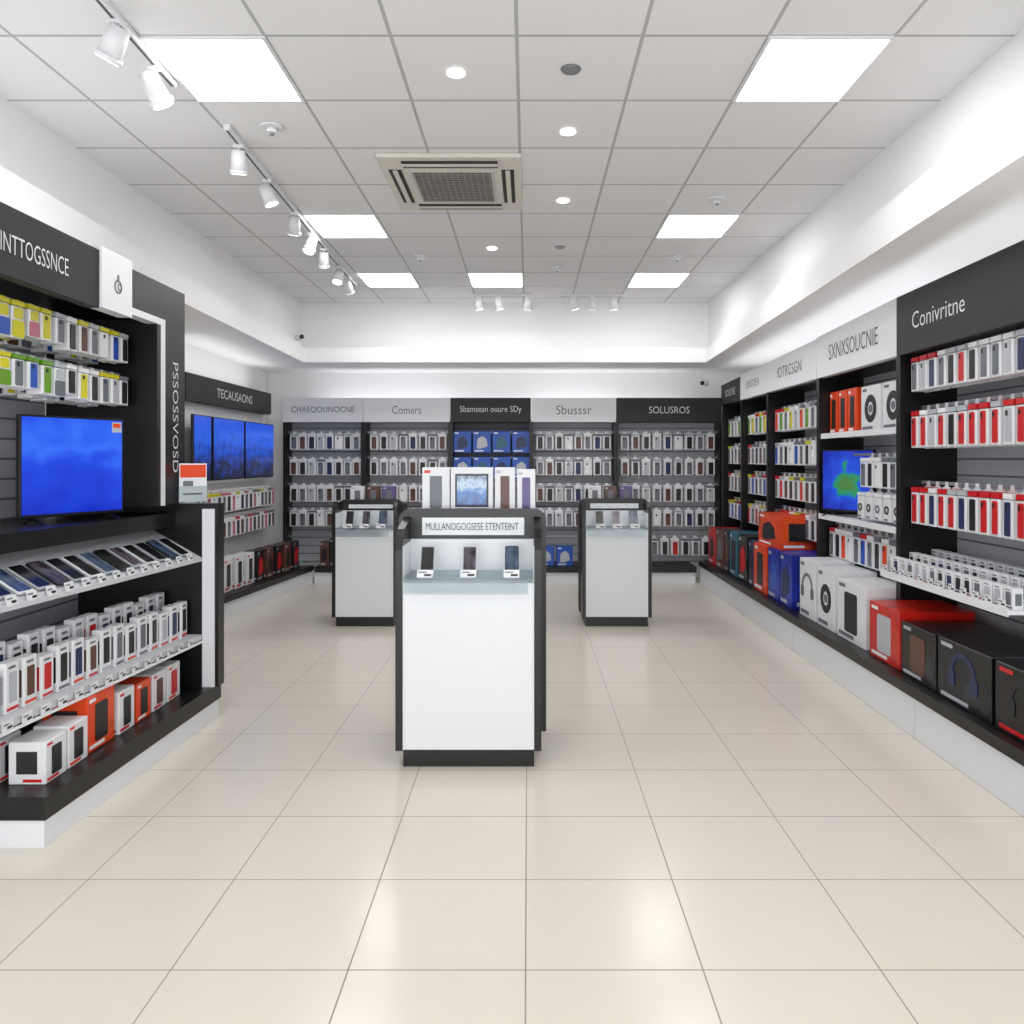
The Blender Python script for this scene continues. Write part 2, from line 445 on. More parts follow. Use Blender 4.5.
def bigbox(name, mat4, w, d, h, body, pic, acc, label, style='ring', group='large product boxes on the low plinth', side=0):
    k = ('bb', round(w, 3), round(d, 3), round(h, 3), body.name, pic, acc, style, side)
    if k not in _mc:
        B_ = MB().box(-w/2, w/2, -d, 0, 0, h, body, .004, 1)
        B_.box(-w*.42, -w*.2, -d-.0015, -d+.001, h*.88, h*.94, CM(acc))
        m_ = min(w, h)
        p = MB()
        if style == 'ring':
            p.ring(0, h*.5, m_*.16, m_*.33, -d-.003, -d+.001, CM(pic), 24, sx=.9)
            B_.ring(0, h*.5, m_*.0, m_*.10, -d-.002, -d+.001, CM('grey'), 16)
        elif style == 'phone':
            p.plate(rrect(-w*.22, w*.22, h*.15, h*.82, w*.05), -d-.003, -d+.001, CM(pic))
        elif style == 'headset':
            p.ring(0, h*.52, m_*.27, m_*.35, -d-.003, -d+.001, CM(pic), 20, 0, PI)
            for sx in (-1, 1): p.plate(rrect(sx*m_*.31-m_*.09, sx*m_*.31+m_*.09, h*.52-m_*.24, h*.52+m_*.02, m_*.05), -d-.004, -d+.001, CM(pic))
        else:
            p.plate([(-w*.3, h*.22), (-w*.1, h*.18), (w*.32, h*.3), (w*.26, h*.62), (w*.05, h*.78), (-w*.24, h*.66)], -d-.003, -d+.001, CM(pic))
        l = MB().box(-w*.42, w*.1, -d-.0025, -d+.001, h*.06, h*.12, CM(acc)).mesh('box_label')
        sp = None
        if side:
            sp = MB().box(side*w/2-.0012, side*w/2+.0012, -d*.78, -d*.22, h*.25, h*.78, CM(pic)).mesh('side_print')
            B_.box(side*w/2-.001, side*w/2+.001, -d*.9, -d*.4, h*.06, h*.13, CM(acc))
        _mc[k] = (B_.mesh('box_body'), p.mesh('box_print'), l, sp)
    bm, p, l, sp = _mc[k]
    parts = [('box_body', bm), ('printed_picture', p), ('printed_label', l)]
    if sp: parts.append(('side_picture', sp))
    return thing(name, parts, mat4, label, 'box', group)

def price_tag(mat4, group, w=.055, h=.035):
    k = ('tag', w, h)
    if k not in _mc:
        b = MB().box(-w/2, w/2, -.002, 0, 0, h, CARD)
        b.box(-w*.4, w*.1, -.0028, -.002, h*.6, h*.75, CM('grey')); b.box(-w*.05, w*.4, -.0028, -.002, h*.2, h*.45, CM('black'))
        _mc[k] = b.mesh('price_tag')
    top_mesh('price_tag', _mc[k], mat4, 'small white price tag with dark print on shelf edge', 'price tag', group)

SCR = {'dark': DARK, 'blue': screen_mat('phone_screen_blue', ((.35, (8, 10, 22)), (.6, (14, 22, 48)), (.85, (80, 100, 130))), .5, emit=False),
       'pink': screen_mat('phone_screen_pink', ((.35, (12, 10, 16)), (.65, (26, 20, 30)), (.9, (110, 100, 112))), .5, emit=False)}
def phone(mat4, body, scr, label, group, stand=False, s=1.0):
    k = ('ph', body, scr, s, stand)
    if k not in _mc:
        w, l = .072*s, .15*s
        b = MB()
        pts = rrect(-w/2, w/2, 0, l, .009*s)
        b.loft([(x, y, 0) for x, y in pts], [(x, y, .009) for x, y in pts], CM(body))
        q = rrect(-w/2+.004, w/2-.004, .008, l-.006, .007*s)
        sc = MB().loft([(x, y, .0085) for x, y in q], [(x, y, .0098) for x, y in q], SCR[scr])
        st = None
        if stand:
            st = MB().box(-w*.4, w*.4, -.004, .03, -.012, -.0005, WHITE2, .002).mesh('phone_stand')
        _mc[k] = (b.mesh('phone_body'), sc.mesh('phone_screen'), st)
    b, sc, st = _mc[k]
    parts = [('body', b), ('screen', sc)]
    if st: parts.append(('stand', st))
    thing('smartphone', parts, mat4, label, 'phone', group)

TVB = screen_mat('tv_blue', ((.2, (8, 40, 190)), (.5, (16, 70, 225)), (.62, (50, 110, 245)), (.8, (20, 76, 230))), .72, 3.5)
TVG = screen_mat('tv_creature', ((.05, (70, 120, 50)), (.22, (30, 140, 90)), (.34, (20, 130, 120)), (.42, (16, 76, 215)), (.9, (8, 34, 165))), .72, 4, True)
TVD = screen_mat('tv_city', ((.3, (12, 22, 60)), (.45, (20, 60, 160)), (.6, (30, 94, 225)), (.85, (24, 70, 205))), .7, 6)
def tv(mat4, w, h, screen, label, stand=True, group=None, zb=.04, writing=False):
    bd = MB().box(-w/2, w/2, 0, .03, zb, zb+h, BLACK, .004)
    sc = MB().box(-w/2+.01, w/2-.01, -.002, .003, zb+.016, zb+h-.01, screen)
    parts = [('housing', bd.mesh('tvh')), ('screen', sc.mesh('tvs'), 'bright blue screen')]
    if writing:
        st = MB().box(w/2-.065, w/2-.014, -.004, -.002, zb+h-.07, zb+h-.018, CM('silver')).box(w/2-.06, w/2-.02, -.005, -.004, zb+h-.045, zb+h-.025, CM('orange'))
        parts.append(('sticker', st.mesh('tvst'), 'small white and orange sticker'))
    if stand:
        for sx in (-1, 1):
            s = MB()
            X0 = sx*w*.36
            s.loft([(X0-.006, .022, zb+.005), (X0-.006, -.09, 0), (X0-.006, -.075, 0), (X0-.006, .016, zb-.012), (X0-.006, .095, 0), (X0-.006, .11, 0)],
                   [(X0+.006, .022, zb+.005), (X0+.006, -.09, 0), (X0+.006, -.075, 0), (X0+.006, .016, zb-.012), (X0+.006, .095, 0), (X0+.006, .11, 0)], BLACK)
            parts.append(('stand_leg', s.mesh('tvl')))
    thing('television', parts, mat4, label, 'television', group)

# ------------------------------------------------------------------ display bays
def bay(loc, th, w, d, z0, hz, hcol, tcol, txt, twid, thei, label, rails=(), shelves=(), panel=SLAT, hside=.025, group=None, tx=.5):
    zb, zl, zr = hz
    P = []
    P.append(('back_panel', MB().box(hside, w-hside, d-.02, d, z0, zb, panel).mesh('bp'), 'grey slatted back panel'))
    for x in (0, w-hside):
        P.append(('side_panel', MB().box(x, x+hside, 0, d, z0, zb, BLACK).mesh('sp'), 'black side panel'))
    h = MB().loft([(0, -.01, zb), (w-.004, -.01, zb), (w-.004, -.01, zr), (0, -.01, zl)], [(0, .05, zb), (w-.004, .05, zb), (w-.004, .05, zr), (0, .05, zl)], hcol)
    P.append(('header', h.mesh('hd')))
    if txt:
        P.append(('header_lettering', text_mesh(txt, twid, thei, tcol, w*tx, -.0125, (zb+(zl+zr)/2)/2), None, 'header'))
    P.append(('top_board', MB().box(0, w, .05, d, zb, zb+.02, BLACK).mesh('tb')))
    for z in rails:
        P.append(('hanging_rail', MB().box(hside, w-hside, .135, .15, z-.02, z, GREY).mesh('hr')))
    for z, y0 in shelves:
        P.append(('shelf', MB().box(hside, w-hside, y0, d-.02, z-.02, z, WHITE2).box(hside, w-hside, y0-.006, y0, z-.03, z+.012, WHITE2).mesh('sf')))
    return thing('display_unit', P, TR(loc[0], loc[1], 0, th), label, 'display shelving', group)

def hang_row(loc, th, x0, x1, n, ztop, w, h, d, items, strips, group, y=.135, kind='case', nm='phone_case_pack'):
    F = TR(loc[0], loc[1], 0, th)
    for i in range(n):
        x = x0 + (x1-x0)*(i+.5)/n
        it = items[i % len(items)]
        st = random.choice(strips)
        m = F @ Matrix.Translation((x, y, ztop-h)) @ Matrix.Rotation(random.uniform(-.04, .04), 4, 'Z')
        lab = f'white carded blister pack with {it} {"phone case" if kind=="case" else "coiled cable"} on a display wall'
        top_mesh(nm, blister(w, h, d, it, st, kind), m, lab, 'packaged accessory', group)

# ---- back wall units
YB = 9.3
bx = [283, 363.5, 450.5, 531.5, 616.5, 722]
hdr = [(WHITE, MGREY, 'CHAEQOUNOCNE', .78, .085), (WHITE, MGREY, 'Comers', .36, .10), (CHAR, WHITE, 'Sbamsean ouure SDy', .76, .10), (WHITE, MGREY, 'Sbusssr', .44, .11), (CHAR, WHITE, 'SOLUSROS', .50, .085)]
mixes = [['grey', 'brown', 'black', 'silver', 'navy', 'white', 'black'], ['brown', 'black', 'silver', 'grey', 'navy', 'black', 'grey'], ['black', 'grey', 'silver', 'grey', 'brown', 'black'],
         ['black', 'grey', 'black', 'white', 'brown', 'grey', 'navy']]
thing('display_plinth', [('plinth_base', MB().box(-2.6, 2.04, 9.14, 9.6, 0, .13, WHITE).mesh('pb1'), 'white base'), ('plinth_top', MB().box(-2.6, 2.05, 9.12, 9.6, .13, .2, BLACK).mesh('pt1'), 'black top')],
      TR(0, 0, 0), 'long low white plinth with black top under end-wall shelving', 'plinth')
for i in range(5):
    xa, xb = (bx[i]-528)/750*YB, (bx[i+1]-528)/750*YB
    w = xb-xa
    c = hdr[i]
    bay((xa, YB), 0, w-.004, .3, .2, (1.97, 2.27, 2.27), c[0], c[1], c[2], c[3], c[4],
        f'black-framed wall display unit with {"white" if c[0]==WHITE else "charcoal"} header and hanging packs', rails=(1.86, 1.54, 1.21, .9, .55), panel=SLAT if i != 2 else SLATD, group='wall display units')
    n = 9 if i == 4 else 8
    for r, zt in enumerate((1.86, 1.54, 1.21, .9)):
        if i == 2 and r >= 2: continue
        it = mixes[(r+i) % 4]
        if i == 2 and r <= 1:
            for k in range(4):
                bigbox('accessory_box', TR(xa+.14+k*.245, YB+.135, zt-.27), .225, .06, .27, CM('blue'), ('navy', 'silver', 'teal')[(k+r) % 3], 'white', 'blue retail box with printed picture hung on wall', 'poly', 'blue boxes on end wall')
            continue
        hang_row((xa, YB), 0, .05, w-.05, n, zt, .11, .235, .05, it, ['silver', 'white', 'grey', 'white'], 'carded packs on the end-wall shelving')
xx = -2.55
for k, (c, w_, h_) in enumerate((('brown', .12, .3), ('black', .13, .34), ('grey', .1, .32), ('black', .12, .28), ('brown', .12, .3))):
    bigbox('product_box', TR(xx+w_/2, 9.33, .2), w_-.01, .16, h_, CM(c), 'black' if c != 'black' else 'red', 'silver', f'{c} glossy retail box standing on end-wall plinth', 'poly', 'small boxes on the end-wall plinth')
    xx += w_
for k in range(2):
    bigbox('product_box', TR(.22+k*.23, 9.33, .2), .2, .14, .24, CM('blue'), 'silver', 'white', 'blue retail box with pale print on end-wall plinth', 'poly', 'small boxes on the end-wall plinth')
hang_row(((616.5-528)/750*YB, YB), 0, .42, 1.2, 6, .55, .11, .25, .05, ['grey', 'black', 'red', 'black'], ['grey', 'white'], 'carded packs on the end-wall shelving')

# ---- right wall
XR = 2.35
thing('display_plinth', [('plinth_base', MB().box(2.09, 2.77, 2.9, 4.05, 0, .22, WHITE).box(2.09, 2.77, 4.056, 5.9, 0, .22, WHITE).box(2.09, 2.77, 5.906, 7.6, 0, .22, WHITE).box(2.09, 2.77, 7.606, 9.1, 0, .22, WHITE).mesh('pb2'), 'white panelled base'),
      ('plinth_top', MB().box(2.07, 2.77, 2.9, 9.1, .22, .28, BLACK).mesh('pt2'), 'black top')], TR(0, 0, 0), 'long low white plinth with black top along side wall', 'plinth')
rb = [(4.76, 1.31), (6.08, 1.32), (7.37, 1.29), (8.27, .9), (9.08, .81)]
rh = [(CHAR, WHITE, 'Conivritne', .55, .10, 2.53, 2.54, .36), (WHITE, MGREY, 'SXNXSOUCNIE', .82, .12, 2.49, 2.53, .5), (WHITE, MGREY, 'fOTRCSGN', .62, .10, 2.45, 2.48, .5), (WHITE, MGREY, 'SONTOEN', .45, .08, 2.43, 2.45, .5), (CHAR, WHITE, 'SOUCNE', .42, .08, 2.40, 2.42, .5)]
RG = 'wall display units'
for i, ((yf, w), c) in enumerate(zip(rb, rh)):
    rails = {0: (2.17, 1.84, 1.37), 1: (1.55, 1.0)}.get(i, (2.02, 1.7, 1.38, 1.06))
    shelves = {0: ((.80, -.12),), 1: ((1.70, .02), (1.06, .0))}.get(i, ())
    bay((XR, yf), -PI/2, w-.004, .38, .28, (2.16, c[5], c[6]), c[0], c[1], c[2], c[3], c[4],
        f'black-framed wall display unit with {"white" if c[0]==WHITE else "charcoal"} header over stocked rows', rails=rails, shelves=shelves, panel=SLAT, group=RG, tx=c[7])
P0 = (XR, 4.76)
GR = 'carded packs on the side-wall shelving'
hang_row(P0, -PI/2, .06, 1.27, 12, 2.17, .085, .25, .09, ['grey', 'silver', 'navy', 'grey', 'black', 'red', 'black', 'grey'], ['red', 'white', 'white', 'silver'], GR, nm='accessory_pack')
hang_row(P0, -PI/2, .06, 1.27, 12, 1.84, .085, .27, .09, ['red', 'red', 'silver', 'red', 'black', 'red', 'red'], ['red', 'silver', 'white', 'red'], GR, nm='accessory_pack')
hang_row(P0, -PI/2, .06, 1.27, 12, 1.37, .085, .27, .09, ['red', 'red', 'navy', 'red', 'red', 'navy', 'black'], ['red', 'white', 'silver'], GR, nm='accessory_pack')
F0 = TR(XR, 4.76, 0, -PI/2)
for rk, yy in enumerate((-.04, .10, .24)):
    for k in range(15):
        me = phonebox(.07, .10 + .02*rk, .05, random.choice(['black', 'grey', 'silver', 'navy']), random.choice(['red', 'grey', 'navy']))
        top_mesh('small_product_box', me, F0 @ TR(.07+k*.083, yy, .80, random.uniform(-.06, .06)), 'small white product box standing on low wall shelf', 'box', 'small white boxes on the low shelf')
for k in range(12): price_tag(F0 @ TR(.08+k*.105, -.122, .812), 'price tags on the side-wall shelf')
P1 = (XR, 6.08); F1 = TR(XR, 6.08, 0, -PI/2)
for k in range(3):
    bigbox('product_box', F1 @ TR(.12+k*.17, .2, 1.70), .15, .12, .34, CM('orange'), 'black', 'white', 'orange retail box with black picture on upper shelf', 'phone', 'boxes on the upper side-wall shelf')
for k in range(2):
    bigbox('product_box', F1 @ TR(.76+k*.33, .2, 1.70), .3, .12, .33, CARD, 'black', 'grey', 'white box picturing black headphones on upper shelf', 'ring', 'boxes on the upper side-wall shelf')
hang_row(P1, -PI/2, .62, 1.28, 6, 1.55, .1, .25, .07, ['grey', 'black', 'white', 'black'], ['white', 'grey'], GR, nm='accessory_pack')
hang_row(P1, -PI/2, .62, 1.28, 5, 1.30, .1, .22, .08, ['black', 'black', 'grey'], ['white', 'grey'], GR, kind='cable', nm='accessory_pack', y=.12)
hang_row(P1, -PI/2, .06, 1.28, 11, 1.0, .1, .27, .07, ['grey', 'black', 'orange', 'white', 'grey', 'blue'], ['white', 'red', 'grey'], GR, nm='accessory_pack')
tv(TR(2.46, 5.78, 1.06, math.atan2(-.40, .23)), .46, .48, TVG, 'black television showing a green sea creature on blue', True)
for (yf, w), its in ((rb[2], [['orange', 'green', 'grey', 'yellow', 'silver'], ['blue', 'grey', 'black', 'white'], ['grey', 'red', 'brown', 'black'], ['orange', 'red', 'grey', 'black']]),
                     (rb[3], [['green', 'yellow', 'grey'], ['brown', 'grey', 'black'], ['grey', 'blue', 'black'], ['red', 'grey']]),
                     (rb[4], [['green', 'grey', 'silver'], ['grey', 'brown'], ['brown', 'grey'], ['grey', 'blue']])):
    for z, it in zip((2.02, 1.7, 1.38, 1.06), its):
        n = int((w-.1)/.125)
        hang_row((XR, yf), -PI/2, .05, w-.05, n, z, .105, .25, .08, it, ['white', 'yellow', 'red', 'grey', 'silver'], GR, nm='accessory_pack')
BLKP = print_mat('black_print', (12, 12, 15), (17, 18, 22), (46, 48, 60), 7)
REDP = print_mat('red_print', (190, 28, 20), (206, 46, 24), (110, 14, 16), 5)
BLUP = print_mat('blue_print', (20, 36, 140), (34, 60, 180), (14, 18, 60), 5)
ORP = print_mat('orange_print', (220, 64, 16), (228, 84, 30), (140, 34, 14), 5)
def rbox(y0, y1, xf, d, h, body, pic, acc, lab, style, z=.28):
    bigbox('product_box', TR(xf+d, (y0+y1)/2, z, -PI/2), y1-y0, d, h, body, pic, acc, lab, style, side=1)
rbox(3.0, 3.42, 2.13, .4, .31, BLKP, 'black', 'red', 'large black gaming accessory box with red label on plinth', 'headset')
rbox(3.45, 3.90, 2.13, .42, .31, BLKP, 'navy', 'silver', 'large black electronics box with dim blue print on plinth', 'headset')
rbox(3.94, 4.30, 2.14, .40, .30, BLKP, 'brown', 'silver', 'black electronics box with dim brown picture on plinth', 'phone')
rbox(4.34, 4.72, 2.15, .44, .34, REDP, 'silver', 'white', 'large red electronics box with pale print on plinth', 'phone')
rbox(4.80, 5.24, 2.16, .36, .40, CARD, 'black', 'grey', 'white box picturing a black speaker on plinth', 'phone')
rbox(5.28, 5.60, 2.16, .30, .43, CARD, 'black', 'grey', 'tall white box picturing black headphones on plinth', 'ring')
rbox(5.64, 5.96, 2.16, .30, .45, CARD, 'grey', 'grey', 'tall white box picturing grey headphones on plinth', 'headset')
rbox(6.11, 6.40, 2.15, .4, .44, BLUP, 'navy', 'silver', 'blue electronics box with dark print on plinth', 'poly')
rbox(6.42, 6.72, 2.15, .4, .44, BLUP, 'blue', 'silver', 'blue electronics box with light print on plinth', 'poly')
rbox(6.76, 7.14, 2.15, .4, .44, ORP, 'black', 'white', 'orange box with black picture on plinth', 'phone')
rbox(6.5, 7.1, 2.18, .36, .29, ORP, 'black', 'white', 'orange box stacked on top of other boxes', 'poly', z=.72)
rbox(7.17, 7.34, 2.16, .36, .44, CM('navy'), 'black', 'silver', 'dark blue box standing on plinth', 'poly')
rbox(7.39, 7.70, 2.16, .36, .46, BLKP, 'red', 'silver', 'black box with red picture standing on plinth', 'poly')
rbox(7.73, 8.03, 2.16, .36, .46, CM('teal'), 'black', 'silver', 'teal box with dark picture standing on plinth', 'phone')
rbox(8.05, 8.24, 2.16, .34, .46, BLKP, 'brown', 'silver', 'black box with brown picture standing on plinth', 'poly')
rbox(8.29, 8.62, 2.16, .34, .44, CM('brown'), 'grey', 'silver', 'brown box with grey picture standing on plinth', 'poly')
rbox(8.65, 8.98, 2.16, .34, .42, CM('red'), 'black', 'silver', 'red box with black picture standing on plinth', 'poly')

# ---- left rear wall (televisions)
XL = -3.1
pp = [(-3.34, 6.95), (-2.86, 6.95), (-2.62, 9.11), (-3.34, 9.11)]
pq = [(-3.34, 6.95), (-2.84, 6.94), (-2.60, 9.11), (-3.34, 9.11)]
thing('display_plinth', [('plinth_base', MB().slab(pp, 0, .16, WHITE).mesh('pb3'), 'white base'), ('plinth_top', MB().slab(pq, .16, .22, BLACK).mesh('pt3'), 'black top')], TR(0, 0, 0),
      'low white plinth with black top under television wall', 'plinth')
P = [('back_panel', MB().box(0, 2.25, .1, .12, .22, 2.05, WHITE2).mesh('b'), 'white back panel'),
     ('header', MB().box(0, 2.25, 0, .12, 2.05, 2.30, CHAR).mesh('b'), 'charcoal header')]
P.append(('header_lettering', text_mesh('TECAUSAONS', .95, .09, WHITE, 1.15, -.003, 2.17), None, 'header'))
for z in (1.2, .94): P.append(('hanging_rail', MB().box(0.02, 2.23, .0, .1, z-.015, z, WHITE2).mesh('r')))
P.append(('shelf', MB().box(0, 2.25, -.04, .1, 1.28, 1.30, WHITE2).mesh('r')))
thing('display_unit', P, TR(XL, 6.8, 0, PI/2), 'white television wall unit with charcoal header', 'display shelving', 'wall display units')
for ya, yb_ in ((6.82, 7.2), (7.25, 8.03), (8.07, 8.96)):
    w = yb_-ya
    tv(TR(XL+.06, ya+w/2, 1.30, PI/2), w, .62, TVD, 'wall television with blue night picture above white packs', False, 'televisions on the rear side wall', zb=.0)
hang_row((XL, 6.8), PI/2, .05, 2.2, 18, 1.2, .11, .23, .06, ['grey', 'black', 'pink', 'white', 'navy'], ['white', 'pink', 'grey', 'yellow'], 'carded packs under the wall televisions', y=0.0, nm='accessory_pack')
hang_row((XL, 6.8), PI/2, .05, 2.2, 18, .94, .11, .23, .06, ['black', 'brown', 'grey', 'pink'], ['white', 'grey', 'red'], 'carded packs under the wall televisions', y=0.0, nm='accessory_pack')
for k in range(9):
    y = 7.08+k*.225
    xf_ = -2.93 + (y-7)*.11
    c = [CARD, CARD, CARD, CARD, BLKP, CM('brown'), BLKP, CM('brown'), BLKP][k]
    bigbox('product_box', TR(xf_-.17, y, .22, PI/2), .2, .15, .32, c, 'black' if c != BLKP else 'red', 'red' if c == CARD else 'silver',
           'white box with black picture on low plinth' if c == CARD else 'dark glossy box standing on low plinth', 'phone' if c == CARD else 'poly', 'boxes on the rear side plinth', side=-1)

# ------------------------------------------------------------------ left gondola
def xf(y): return -2.0 + (y-2.8)/1.5*.13
ye = 4.32
P = []
P.append(('base', MB().slab([(-2.72, 2.9), (-1.87, 2.9), (-1.81, ye+.07), (-2.72, ye+.07)], 0, .11, WHITE).mesh('g'), 'white base'))
P.append(('base_top', MB().slab([(-2.72, 2.89), (-1.86, 2.89), (-1.80, ye+.08), (-2.72, ye+.08)], .11, .2, BLACK).mesh('g'), 'black base top'))
P.append(('back_panel', MB().box(-2.64, -2.6, 2.8, 4.04, .2, 2.25, SLAT).mesh('g'), 'grey slatted back panel'))
P.append(('header', MB().box(-2.06, -2.0, 2.6, 3.5, 2.21, 2.48, CHAR).mesh('g'), 'charcoal header'))
P.append(('logo_panel', MB().box(-2.06, -1.99, 3.5, 3.77, 2.215, 2.50, WHITE).mesh('g'), 'white panel'))
P.append(('fascia', MB().box(-2.06, -2.0, 3.77, ye+.05, 2.27, 2.465, BLACK).mesh('g'), 'black fascia'))
P.append(('white_frame', MB().slab([(-2.06, 3.77), (-1.997, 3.77), (-1.997, 4.13), (-2.06, 4.13)], 2.235, 2.27, WHITE).box(-2.06, -1.997, 4.085, 4.13, 1.25, 2.235, WHITE).mesh('g'), 'white edge frame'))
P.append(('pillar', MB().box(-2.64, -2.0, 4.13, ye+.05, 1.25, 2.27, BLACK).mesh('g'), 'black end pillar'))
P.append(('side_panel', MB().box(-2.6, -2.0, 4.045, 4.085, 1.25, 2.235, BLACK).mesh('g'), 'black inner side panel'))
P.append(('top_board', MB().box(-2.64, -2.06, 2.8, 4.13, 2.27, 2.30, BLACK).mesh('g')))
P.append(('counter', MB().slab([(-2.6, 2.8), (-2.14, 2.8), (-2.02, ye-.02), (-2.6, ye-.02)], 1.12, 1.2, BLACK).mesh('g'), 'black counter'))
P.append(('end_panel', MB().box(-2.72, -1.775, ye-.02, ye+.06, .2, 1.25, BLACK).mesh('g'), 'black end panel'))
P.append(('inset_panel', MB().box(-1.865, -1.795, ye-.028, ye-.02, .2, 1.22, WHITE).mesh('g'), 'white inset strip'))
def shelfslab(z0, z1, back, mat, off=0): return MB().slab([(back, 2.8), (xf(2.8)+off, 2.8), (xf(ye-.02)+off, ye-.02), (back, ye-.02)], z0, z1, mat)
a = [(-2.0+.0, 2.8, .92), (-2.0, 2.8, .94), (-2.28, 2.8, 1.10), (-2.28, 2.8, .92)]
c_ = [(xf(ye-.02), ye-.02, .92), (xf(ye-.02), ye-.02, .94), (-2.15, ye-.02, 1.10), (-2.15, ye-.02, .92)]
P.append(('sloped_tray', MB().loft(a, c_, LGREY).mesh('g'), 'grey sloped tray'))
P.append(('back_board', MB().box(-2.6, -2.58, 2.8, ye-.02, .2, 1.12, SLAT).mesh('g')))
P.append(('shelf', shelfslab(.47, .5, -2.58, LGREY).mesh('g'), 'light grey shelf'))
P.append(('price_strip', MB().slab([(xf(2.8)+.0, 2.8), (xf(2.8)+.012, 2.8), (xf(ye-.02)+.012, ye-.02), (xf(ye-.02)+.0, ye-.02)], .455, .465, WHITE2).mesh('g'), 'shelf edge strip'))
for z in (2.19, 1.965):
    for x in (-2.2, -2.36): P.append(('hanging_rail', MB().box(x-.02, x, 2.8, 4.045, z-.02, z, GREY).mesh('g')))
e = thing('display_gondola', P, TR(0, 0, 0), 'tall black and white display unit with sloped phone shelf', 'display shelving')
def addtxt(parent_name, me, nm, mat4, lab=None):
    o = bpy.data.objects.new(nm, me); col.objects.link(o)
    par = [c for c in e.children if c.name.split('.')[0] == parent_name][0]
    o.parent = par; o.matrix_local = mat4
    if lab: o['label'] = lab
bpy.context.view_layer.update()
RT = Matrix.Rotation(PI/2, 4, 'Z')
addtxt('header', text_mesh('INTTOGSSNCE', .42, .075, WHITE), 'header_lettering', Matrix.Translation((-1.997, 3.05, 2.335)) @ RT, 'thin white lettering')
addtxt('pillar', text_mesh('PSSOSSVOSD', .62, .065, WHITE, vertical=True), 'pillar_lettering', Matrix.Translation((-1.997, 4.25, 1.74)) @ RT, 'white vertical lettering')
lg = MB().ring(0, 0, .026, .032, -.002, 0, MGREY, 20).ring(.012, .0, .012, .017, -.002, 0, MGREY, 16).ring(0, .045, .008, .013, -.002, 0, MGREY, 10, sx=.6).mesh('lg')
addtxt('logo_panel', lg, 'logo', Matrix.Translation((-1.989, 3.64, 2.34)) @ RT, 'thin grey outline emblem')

its1 = ['yellow', 'green', 'blue', 'yellow', 'pink', 'yellow', 'grey', 'black', 'brown', 'grey', 'white', 'blue', 'black']
its2 = ['blue', 'yellow', 'green', 'grey', 'blue', 'green', 'grey', 'black', 'yellow', 'black', 'grey', 'silver', 'black']
for zt, its in ((2.19, its1), (1.965, its2)):
    for xr in (-2.2, -2.36):
        for k in range(13):
            y = 2.865+k*.0915 + random.uniform(-.005, .005)
            it = its[(k + (3 if xr < -2.3 else 0)) % len(its)]
            st = random.choice(['yellow', 'yellow', 'green']) if k < 6 else random.choice(['yellow', 'white', 'silver', 'grey'])
            kd = 'bottle' if (k < 7 and random.random() < .65) else 'case'
            hh = random.choice([.165, .18, .185])
            top_mesh('accessory_pack', blister(.078, hh, .07, it, st, kd), TR(xr, y, zt-hh, PI/2+random.uniform(-.05, .05)),
                     f'small carded pack with {it} accessory and {st} card on upper rail', 'packaged accessory', 'carded packs on the tall display unit')
tv(TR(-2.20, 3.64, 1.2, math.atan2(.46, .23)), .51, .48, TVB, 'black television with bright blue screen on black counter', True, zb=.03, writing=True)
lf = MB().box(-.075, .075, -.004, 0, 0.01, .23, CARD).mesh('lf')
lf2 = MB().box(-.07, .07, -.006, -.004, .15, .222, CM('orange')).box(-.055, .0, -.006, -.004, .10, .13, CM('grey')).box(-.055, .05, -.006, -.004, .05, .06, CM('black')).mesh('lf2')
lf3 = MB().box(-.08, .08, -.03, .03, 0, .008, GLASS).box(-.08, .08, -.008, -.0065, .008, .1, GLASS).mesh('lf3')
thing('leaflet_holder', [('leaflet', lf), ('leaflet_print', lf2), ('acrylic_base', lf3)], TR(-1.93, ye-.0, 1.25, .7), 'orange and white leaflet in clear stand on counter end', 'leaflet')
tl = math.atan2(.16, .28)
for k in range(13):
    y = 2.9+k*.107
    x = xf(y)-.03
    z = .94 + .03*math.tan(tl)+.006
    phone(TR(x, y, z+.002, PI/2-.08, tl+.02), ['silver', 'white', 'silver', 'black'][k % 4], ['dark', 'blue', 'dark', 'pink', 'dark'][k % 5], 'display smartphone lying on sloped tray of tall unit', 'phones on the sloped tray', s=1.15)
    price_tag(TR(xf(y)-.002, y, .938, PI/2, -.25), 'price tags on the tall unit', .06, .04)
for k in range(14): price_tag(TR(xf(2.86+k*.1)+.009, 2.86+k*.1, .465, PI/2, 0), 'price tags on the tall unit', .06, .04)
pc = ['black', 'silver', 'brown', 'red', 'black', 'navy', 'brown', 'black', 'grey', 'black', 'grey', 'black', 'silver', 'navy']
for rk in range(2):
    for k in range(15):
        y = 2.88+k*.096
        me = phonebox(.08, .2+.05*rk-(.02 if k % 3 == 0 else 0), .05, pc[(k*(rk+1)+rk) % len(pc)], random.choice(['red', 'orange', 'grey', 'silver']))
        top_mesh('phone_box', me, TR(xf(y)-.11-rk*.13, y, .5, PI/2+random.uniform(-.05, .05)), 'slim white boxed phone accessory with dark picture on shelf', 'box', 'white boxes on the middle shelf')
GB = 'boxes on the low base'
def lbox(y, w, d, h, body, pic, acc, lab, style, x=-1.93):
    bigbox('product_box', TR(x-d, y, .2, PI/2), w, d, h, body, pic, acc, lab, style, GB, side=-1)
lbox(3.07, .14, .15, .17, CARD, 'black', 'red', 'white box with black phone picture on low base', 'phone', x=-1.93)
lbox(3.22, .14, .15, .18, CARD, 'black', 'orange', 'white box with black picture and orange label', 'phone', x=-1.93)
lbox(3.41, .22, .20, .25, ORP, 'black', 'white', 'orange box with black picture on low base', 'phone', x=-1.94)
